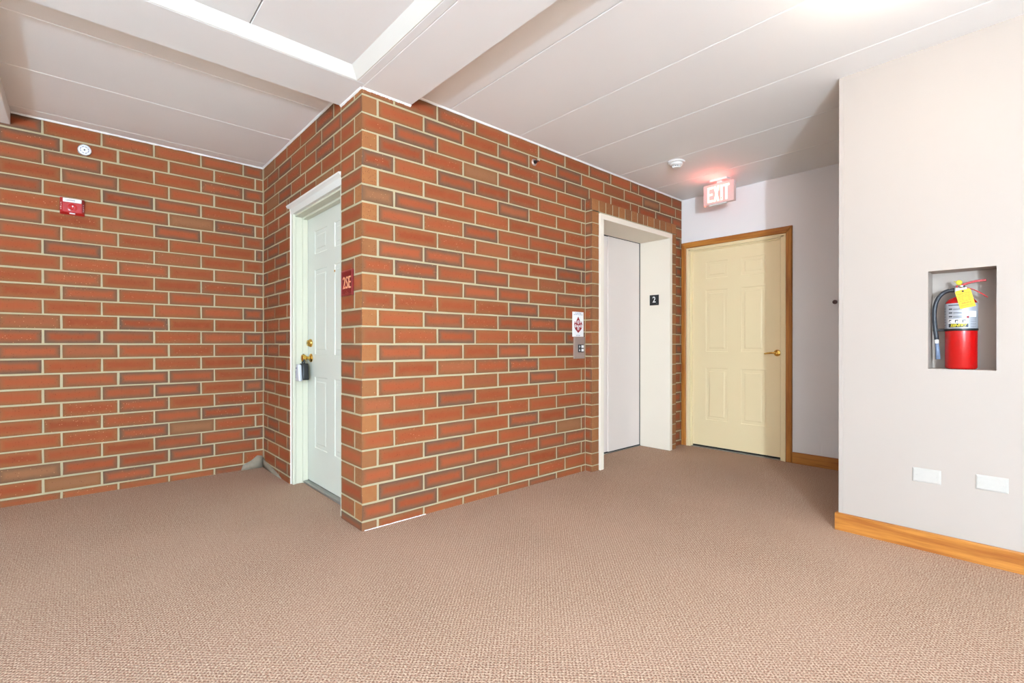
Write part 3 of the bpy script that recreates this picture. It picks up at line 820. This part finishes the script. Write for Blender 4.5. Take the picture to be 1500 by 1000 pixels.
# ------------------------------------------------------------------ smoke detector
sd = empty('smoke_detector', (2.53, -.525, CZ), 'white round smoke detector on the ceiling in front of the exit sign', 'smoke detector')
c = (2.53, -.525, CZ)
lathe('base', M_WHITEP, [(.070, 0), (.070, .006), (.064, .012), (.052, .014)], c, '-Z', sd, 40)
hd = lathe('head', M_WHITEP, [(.052, .012), (.052, .026), (.046, .032), (.036, .034), (.030, .036)], c, '-Z', sd, 40)
lathe('vent_gap', M_BGREY, [(.029, .034), (.029, .044)], c, '-Z', sd, 32)
for i in range(10):
    a = i*2*PI/10
    box('vent_rib', M_WHITEP, -.004, .004, -.003, .003, -.006, .006, .001, sd).matrix_basis = Matrix.Translation((c[0]+.031*math.cos(a), c[1]+.031*math.sin(a), CZ-.039)) @ Matrix.Rotation(a, 4, 'Z')
lathe('cap', M_WHITEP, [(.033, .043), (.031, .050), (.022, .053), (0, .0535)], c, '-Z', sd, 32)

# ------------------------------------------------------------------ ceiling lamp, just above the frame
cl = empty('ceiling_lamp', (1.16, -2.24, CZ), 'flush round ceiling lamp with a glowing glass globe', 'ceiling lamp')
LC = (1.16, -2.24, CZ)
lathe('lamp_base', M_WHITEP, [(.055, 0), (.055, .010), (.045, .014)], LC, '-Z', cl)
lathe('lamp_globe', M_GLOBE, [(.045, .012), (.060, .022), (.062, .040), (.050, .056), (.025, .064), (0, .066)], LC, '-Z', cl)
pl = point('lamp_glow', (0, 0, 0), 5.5, (1.0, .86, .70), .04); pl.parent = cl; pl.location = (LC[0], LC[1], CZ-.14)

# ------------------------------------------------------------------ things on the back brick wall
fa = empty('fire_alarm', (-1.226, LD, 2.023), 'red fire alarm with white strobe lens on the back brick wall', 'fire alarm')
ay0 = LD
bm = bmesh.new()
base = [(-1.290, 1.966), (-1.162, 1.966), (-1.162, 2.081), (-1.290, 2.081)]
A = [bm.verts.new((x, ay0+.004, z)) for x, z in base]; B = [bm.verts.new((x, ay0-.012, z)) for x, z in base]
ins = [(-1.276, 1.980), (-1.176, 1.980), (-1.176, 2.074), (-1.276, 2.074)]
C_ = [bm.verts.new((x, ay0-.036, z)) for x, z in ins]
for a, b in ((A, B), (B, C_)):
    for i in range(4): bm.faces.new((a[i], a[(i+1) % 4], b[(i+1) % 4], b[i]))
bm.faces.new(C_); bm.faces.new(list(reversed(A))); bmesh.ops.recalc_face_normals(bm, faces=bm.faces)
bmesh.ops.bevel(bm, geom=list(bm.edges), offset=.002, segments=2, affect='EDGES')
link_mesh('housing', bm, M_REDP, fa)
st = box('strobe_lens', M_WHITEP, -1.274, -1.178, ay0-.048, ay0-.034, 2.046, 2.072, .005, fa, 2)
box('strobe_tube', M_CHROME, -1.262, -1.212, ay0-.0495, ay0-.047, 2.054, 2.064, .001, fa)
lathe('horn_grille', M_RED, [(.026, 0), (.026, .002), (.022, .003), (.006, .001), (.005, .003), (0, .0035)], (-1.226, ay0-.036, 2.012), '-Y', fa, 28)
lathe('screw', M_WHITEP, [(.0045, 0), (.004, .002), (0, .0025)], (-1.224, ay0-.0385, 2.022), '-Y', fa, 12)
text('lettering', M_WHITEP, 'F\nI\nR\nE', .015, frame_m((-1.283, ay0-.026, 2.018), (1, 0, -.0), (-.5, -1, 0)), fa, .0005)
text('lettering', M_WHITEP, 'F\nI\nR\nE', .015, frame_m((-1.169, ay0-.026, 2.018), (1, 0, 0), (.5, -1, 0)), fa, .0005)
box('maker_mark', M_WHITEP, -1.241, -1.211, ay0-.030, ay0-.0265, 1.969, 1.976, .0005, fa)

dd = empty('alarm_disc', (-1.162, LD, 2.437), 'small round white and chrome disc fixture on the back brick wall near the ceiling', 'fixture')
cc = (-1.162, LD, 2.437)
lathe('rim', M_CHROME, [(.040, 0), (.0405, .004), (.037, .008), (.032, .007)], cc, '-Y', dd, 36)
lathe('face', M_WHITEP, [(.034, .004), (.033, .008), (.024, .011), (0, .012)], cc, '-Y', dd, 36)
for i in range(8):
    a = i*PI/4+.39
    o = box('slot', M_BLUETXT, -.0065, .0065, -.0012, .0012, -.0016, .0016, .0005, dd)
    o.matrix_basis = Matrix.Translation((cc[0]+.022*math.sin(a), LD-.0112, cc[2]+.022*math.cos(a))) @ Matrix.Rotation(a, 4, 'Y')
lathe('center_button', M_INK, [(.005, 0), (.0045, .003), (0, .0035)], (cc[0], LD-.0115, cc[2]), '-Y', dd, 14)

# sidewall sprinkler on the elevator wall
sk = empty('sprinkler', (1.372, 0, 2.444), 'dark metal sidewall sprinkler on the brick above and left of the elevator', 'sprinkler')
kc = (1.372, 0, 2.444)
lathe('escutcheon', M_STEEL, [(.026, -.001), (.026, .004), (.022, .010), (.016, .012), (.013, .008)], kc, '-Y', sk, 28)
lathe('body', M_BGREY, [(.012, .004), (.012, .020), (.007, .024), (.007, .032), (0, .033)], kc, '-Y', sk, 16)
for s in (-1, 1): tube('frame_arm', M_BGREY, bez((kc[0]+s*.008, -.020, kc[2]), (kc[0]+s*.016, -.028, kc[2]), (kc[0]+s*.014, -.042, kc[2]), (kc[0], -.050, kc[2]), 8), .0022, sk, 6)
box('deflector', M_STEEL, kc[0]-.013, kc[0]+.013, -.054, -.048, kc[2]+.001, kc[2]+.013, .001, sk)
lathe('glass_bulb', M_REDTXT, [(.002, .030), (.0028, .036), (.0028, .044), (.001, .048)], kc, '-Y', sk, 10)

# ------------------------------------------------------------------ right wall: blank plates
def plate(y0, y1, z0, z1, label):
    r = empty('blank_outlet_plate', (XR, (y0+y1)/2, z0), label, 'wall plate', 'blank wall plates on the right wall')
    bm = bmesh.new()
    bpt = [(y0, z0), (y1, z0), (y1, z1), (y0, z1)]
    ii = .006
    it = [(y0+ii, z0+ii), (y1-ii, z0+ii), (y1-ii, z1-ii), (y0+ii, z1-ii)]
    A = [bm.verts.new((XR+.001, a, b)) for a, b in bpt]; B = [bm.verts.new((XR-.002, a, b)) for a, b in bpt]; Cc = [bm.verts.new((XR-.006, a, b)) for a, b in it]
    for p, q in ((A, B), (B, Cc)):
        for i in range(4): bm.faces.new((p[i], p[(i+1) % 4], q[(i+1) % 4], q[i]))
    bm.faces.new(Cc); bm.faces.new(list(reversed(A))); bmesh.ops.recalc_face_normals(bm, faces=bm.faces)
    bmesh.ops.bevel(bm, geom=[e for e in bm.edges if all(v.co.x < XR-.005 for v in e.verts)], offset=.0015, segments=2, affect='EDGES')
    link_mesh('plate', bm, M_PLATE, r)
    for yy in (y0+.017, y1-.017):
        s = lathe('screw', M_PLATE, [(.0036, 0), (.0032, .0010), (0, .0013)], (XR-.006, yy, (z0+z1)/2), '-X', r, 12)
        box('screw_slot', M_STEEL, XR-.0077, XR-.0070, yy-.0026, yy+.0026, (z0+z1)/2-.0004, (z0+z1)/2+.0004, 0, s)
plate(-2.251, -2.137, .350, .422, 'blank white wall plate left below the extinguisher niche, nearer the wall edge')
plate(-2.491, -2.377, .360, .432, 'blank white wall plate at the right, farther from the free wall edge')

# wall bumper on the end wall
wbp = empty('wall_bumper', (XE, -1.406, 1.43), 'small brown round bumper on the end wall at the edge of the right wall', 'door bumper')
lathe('cup', M_BUMP, [(.018, 0), (.018, .008), (.014, .016), (.010, .016), (.007, .010), (0, .009)], (XE, -1.402, 1.425), '-X', wbp, 24)

# ------------------------------------------------------------------ fire extinguisher in its niche
fe = empty('fire_extinguisher', (XR+.072, -2.318, NZ0), 'red fire extinguisher with silver label and black hose in the wall niche', 'fire extinguisher')
FX, FYc = XR+.072, -2.318; FRd = .062
lathe('cylinder', M_RED, [(.050, .0), (FRd-.004, .003), (FRd, .010), (FRd, .325), (FRd-.003, .340), (FRd-.012, .353), (.038, .362), (.020, .368), (.016, .372)], (FX, FYc, NZ0), 'Z', fe, 48)
def wrap(name, mat, z0, z1, a0, a1, r, parent, n=28):
    bm = bmesh.new(); lo = []; hi = []
    for i in range(n+1):
        a = a0+(a1-a0)*i/n
        lo.append(bm.verts.new((FX-r*math.cos(a), FYc-r*math.sin(a), z0))); hi.append(bm.verts.new((FX-r*math.cos(a), FYc-r*math.sin(a), z1)))
    for i in range(n): bm.faces.new((lo[i], lo[i+1], hi[i+1], hi[i]))
    f = link_mesh(name, bm, mat, parent, True)
    return f
# angle 0 looks to -X (the room); positive towards -Y (right in the picture); label centre faces the camera
ZB_ = NZ0
lab = wrap('label', M_SILVER, ZB_+.205, ZB_+.332, -1.75, 1.75, FRd+.0006, fe)
ac = .15
def strip(mat, z0, z1, a0, a1, r=.0011, nm='label_print'): return wrap(nm, mat, ZB_+z0, ZB_+z1, a0, a1, FRd+r, lab, max(2, int(abs(a1-a0)*10)))
strip(M_SILVER, .245, .326, -.75, .55, .0009)
for i in range(3):
    strip(M_INK, .300-.019*i, .306-.019*i, -.72, -.45); strip(M_INK, .303-.019*i, .305-.019*i, -.40, .35); strip(M_INK, .298-.019*i, .300-.019*i, -.40, .25)
strip(M_INK, .320, .324, -.75, .1)
strip(M_WHITEP, .231, .251, -.78, .52, .0012)
for a in (-.62, -.18, .26):
    strip(M_INK, .234, .248, a-.10, a-.04, .0016); strip(M_INK, .243, .248, a-.10, a+.11, .0016); strip(M_INK, .234, .237, a+.02, a+.09, .0016)
strip(M_INK, .211, .229, -.72, .52, .0013)
for i in range(9): strip(M_INK, .212+.0085*i, .2135+.0085*i, .66, 1.15)
strip(M_WHITEP, .262, .290, .60, 1.15, .0012); strip(M_REDTXT, .256, .266, .42, .56, .0015)
for i in range(7): strip(M_INK, .222+.014*i, .2235+.014*i, -1.5, -1.02)
fdir = Vector((-math.cos(-.12), -math.sin(-.12), 0))
def on_cyl(a, z): d = Vector((-math.cos(a), -math.sin(a), 0)); return frame_m(Vector((FX, FYc, ZB_+z))+d*(FRd+.0012), (-math.sin(a)*-1, -math.cos(a), 0), d)
for ch, a in zip('SENTRY', (-.50, -.34, -.18, -.02, .14, .30)):
    text('lettering', M_YTEXT, ch, .019, on_cyl(a, .220), lab, .0016, 1.0, .0006, .25)
lathe('strap', M_BLACK, [(FRd+.001, .193), (FRd+.0025, .195), (FRd+.0025, .203), (FRd+.001, .205)], (FX, FYc, NZ0), 'Z', fe, 48)
box('hose_clip', M_BLACK, FX-.012, FX+.006, FYc+.058, FYc+.108, NZ0+.192, NZ0+.206, .003, fe)
vz = NZ0+.372
lathe('valve', M_CHROME, [(.017, 0), (.017, .010), (.013, .014), (.013, .040), (.016, .044), (.016, .052), (0, .054)], (FX, FYc, vz-.002), 'Z', fe, 20)
box('valve_block', M_CHROME, FX-.013, FX+.013, FYc-.022, FYc+.024, vz+.016, vz+.042, .004, fe, 2)
lathe('pressure_gauge', M_CHROME, [(.014, 0), (.014, .008), (.012, .011), (0, .0105)], (FX-.012, FYc-.004, vz+.016), '-X', fe, 24)
hose = bez((FX, FYc+.024, vz+.030), (FX, FYc+.080, vz+.036), (FX-.004, FYc+.108, vz-.02), (FX-.004, FYc+.102, NZ0+.255), 16)+bez((FX-.004, FYc+.101, NZ0+.235), (FX-.004, FYc+.099, NZ0+.20), (FX-.005, FYc+.095, NZ0+.18), (FX-.006, FYc+.093, NZ0+.150), 5)
tube('hose', M_RUBBER, hose, .0098, fe, 14)
tube('hose_fitting', M_STEEL, [(FX, FYc+.018, vz+.029), (FX, FYc+.045, vz+.032)], .0085, fe, 12)
tube('nozzle_collar', M_WHITEP, [(FX-.006, FYc+.0935, NZ0+.152), (FX-.006, FYc+.092, NZ0+.130)], .0088, fe, 14)
tube('nozzle', M_GREYBLUE, [(FX-.006, FYc+.092, NZ0+.131), (FX-.006, FYc+.089, NZ0+.10), (FX-.006, FYc+.087, NZ0+.048)], [.0075, .0085, .0105], fe, 14)
def lever(name, pts, w, t):
    bm = bmesh.new(); P = [Vector(p) for p in pts]; rows = []
    for i, p in enumerate(P):
        tg = (P[min(i+1, len(P)-1)]-P[max(i-1, 0)]).normalized(); nn = Vector((1, 0, 0)).cross(tg).normalized()
        ww = w*(1-.25*i/len(P))
        rows.append([bm.verts.new(p+Vector((sx*ww/2, 0, 0))+nn*sn*t/2) for sx, sn in ((-1, -1), (1, -1), (1, 1), (-1, 1))])
    for r, q in zip(rows, rows[1:]):
        for j in range(4): bm.faces.new((r[j], r[(j+1) % 4], q[(j+1) % 4], q[j]))
    bm.faces.new(rows[0]); bm.faces.new(list(reversed(rows[-1]))); bmesh.ops.recalc_face_normals(bm, faces=bm.faces)
    bmesh.ops.bevel(bm, geom=list(bm.edges), offset=.0012, segments=1, affect='EDGES')
    return link_mesh(name, bm, M_RED, fe)
lever('top_lever', bez((FX, FYc+.018, vz+.046), (FX, FYc-.010, vz+.052), (FX, FYc-.035, vz+.074), (FX, FYc-.092, vz+.070), 12), .020, .010)
lever('carry_handle', bez((FX, FYc-.010, vz+.040), (FX, FYc-.045, vz+.034), (FX, FYc-.070, vz+.012), (FX, FYc-.098, vz-.016), 12), .018, .005)
tube('pull_pin', M_YTEXT, bez((FX-.012, FYc+.026, vz+.074), (FX-.018, FYc+.010, vz+.066), (FX-.018, FYc+.004, vz+.066), (FX-.014, FYc+.000, vz+.048), 8), .0018, fe, 6)
ringp = [(FX-.017, FYc+.006+.010*math.cos(t*PI/9), vz+.066+.010*math.sin(t*PI/9)) for t in range(19)]
tube('pin_ring', M_YTEXT, ringp, .0030, fe, 6, False)
lathe('tamper_seal', M_YTEXT, [(.008, 0), (.008, .003), (0, .004)], (FX-.019, FYc+.006, vz+.066), '-X', fe, 14)
# yellow inspection tag hanging on it
tg = empty('inspection_tag', (FX-.03, -2.335, 1.27), 'yellow inspection tag tied to the neck of the fire extinguisher', 'tag')
tz = frame_m((FX-FRd-.006, -2.338, 1.295), (0, -math.cos(.24), -math.sin(.24)), (-1, 0, -.08))
tilt = math.radians(13)
tz = frame_m((FX-FRd-.006, -2.339, 1.292), (.0, -math.cos(tilt), math.sin(tilt)), (-1, 0, 0))
w2, h2 = .029, .046
card = prism('card', M_YELLOW, [(-w2, -h2), (w2, -h2), (w2, h2-.006), (w2-.006, h2), (-w2+.006, h2), (-w2, h2-.006)], .0008, tz, tg)
T = lambda x, y: tz @ Matrix.Translation((x, y, .0009))
text('lettering', M_ORTXT, 'INSPECTION', .0085, T(0, .026), tg, .0003)
for i, yy in enumerate((.017, .011, .004, -.003, -.010)):
    prism('ruled_line', M_ORTXT, [(-.024, yy), (-.006 if 1 < i < 4 else .022, yy), (-.006 if 1 < i < 4 else .022, yy+.0012), (-.024, yy+.0012)], .0003, T(0, 0), tg)
    if 1 < i < 4: prism('ruled_line', M_ORTXT, [(.008, yy), (.024, yy), (.024, yy+.0012), (.008, yy+.0012)], .0003, T(0, 0), tg)
text('lettering', M_REDTXT, 'SERVICE', .010, T(0, -.021), tg, .0003)
text('lettering', M_ORTXT, 'RECORD TAG', .007, T(0, -.033), tg, .0003)
lathe('eyelet', M_BGREY, [(.0045, 0), (.0045, .0012), (.002, .0014), (0, .0012)], tz @ Vector((0, .038, .0006)), '-X', tg, 14)
tube('string', M_WHITEP, [tz @ Vector((0, .038, .001)), (FX-.030, -2.325, vz+.004), (FX-.014, -2.319, vz+.030)], .0012, tg, 6)

fix_parents()
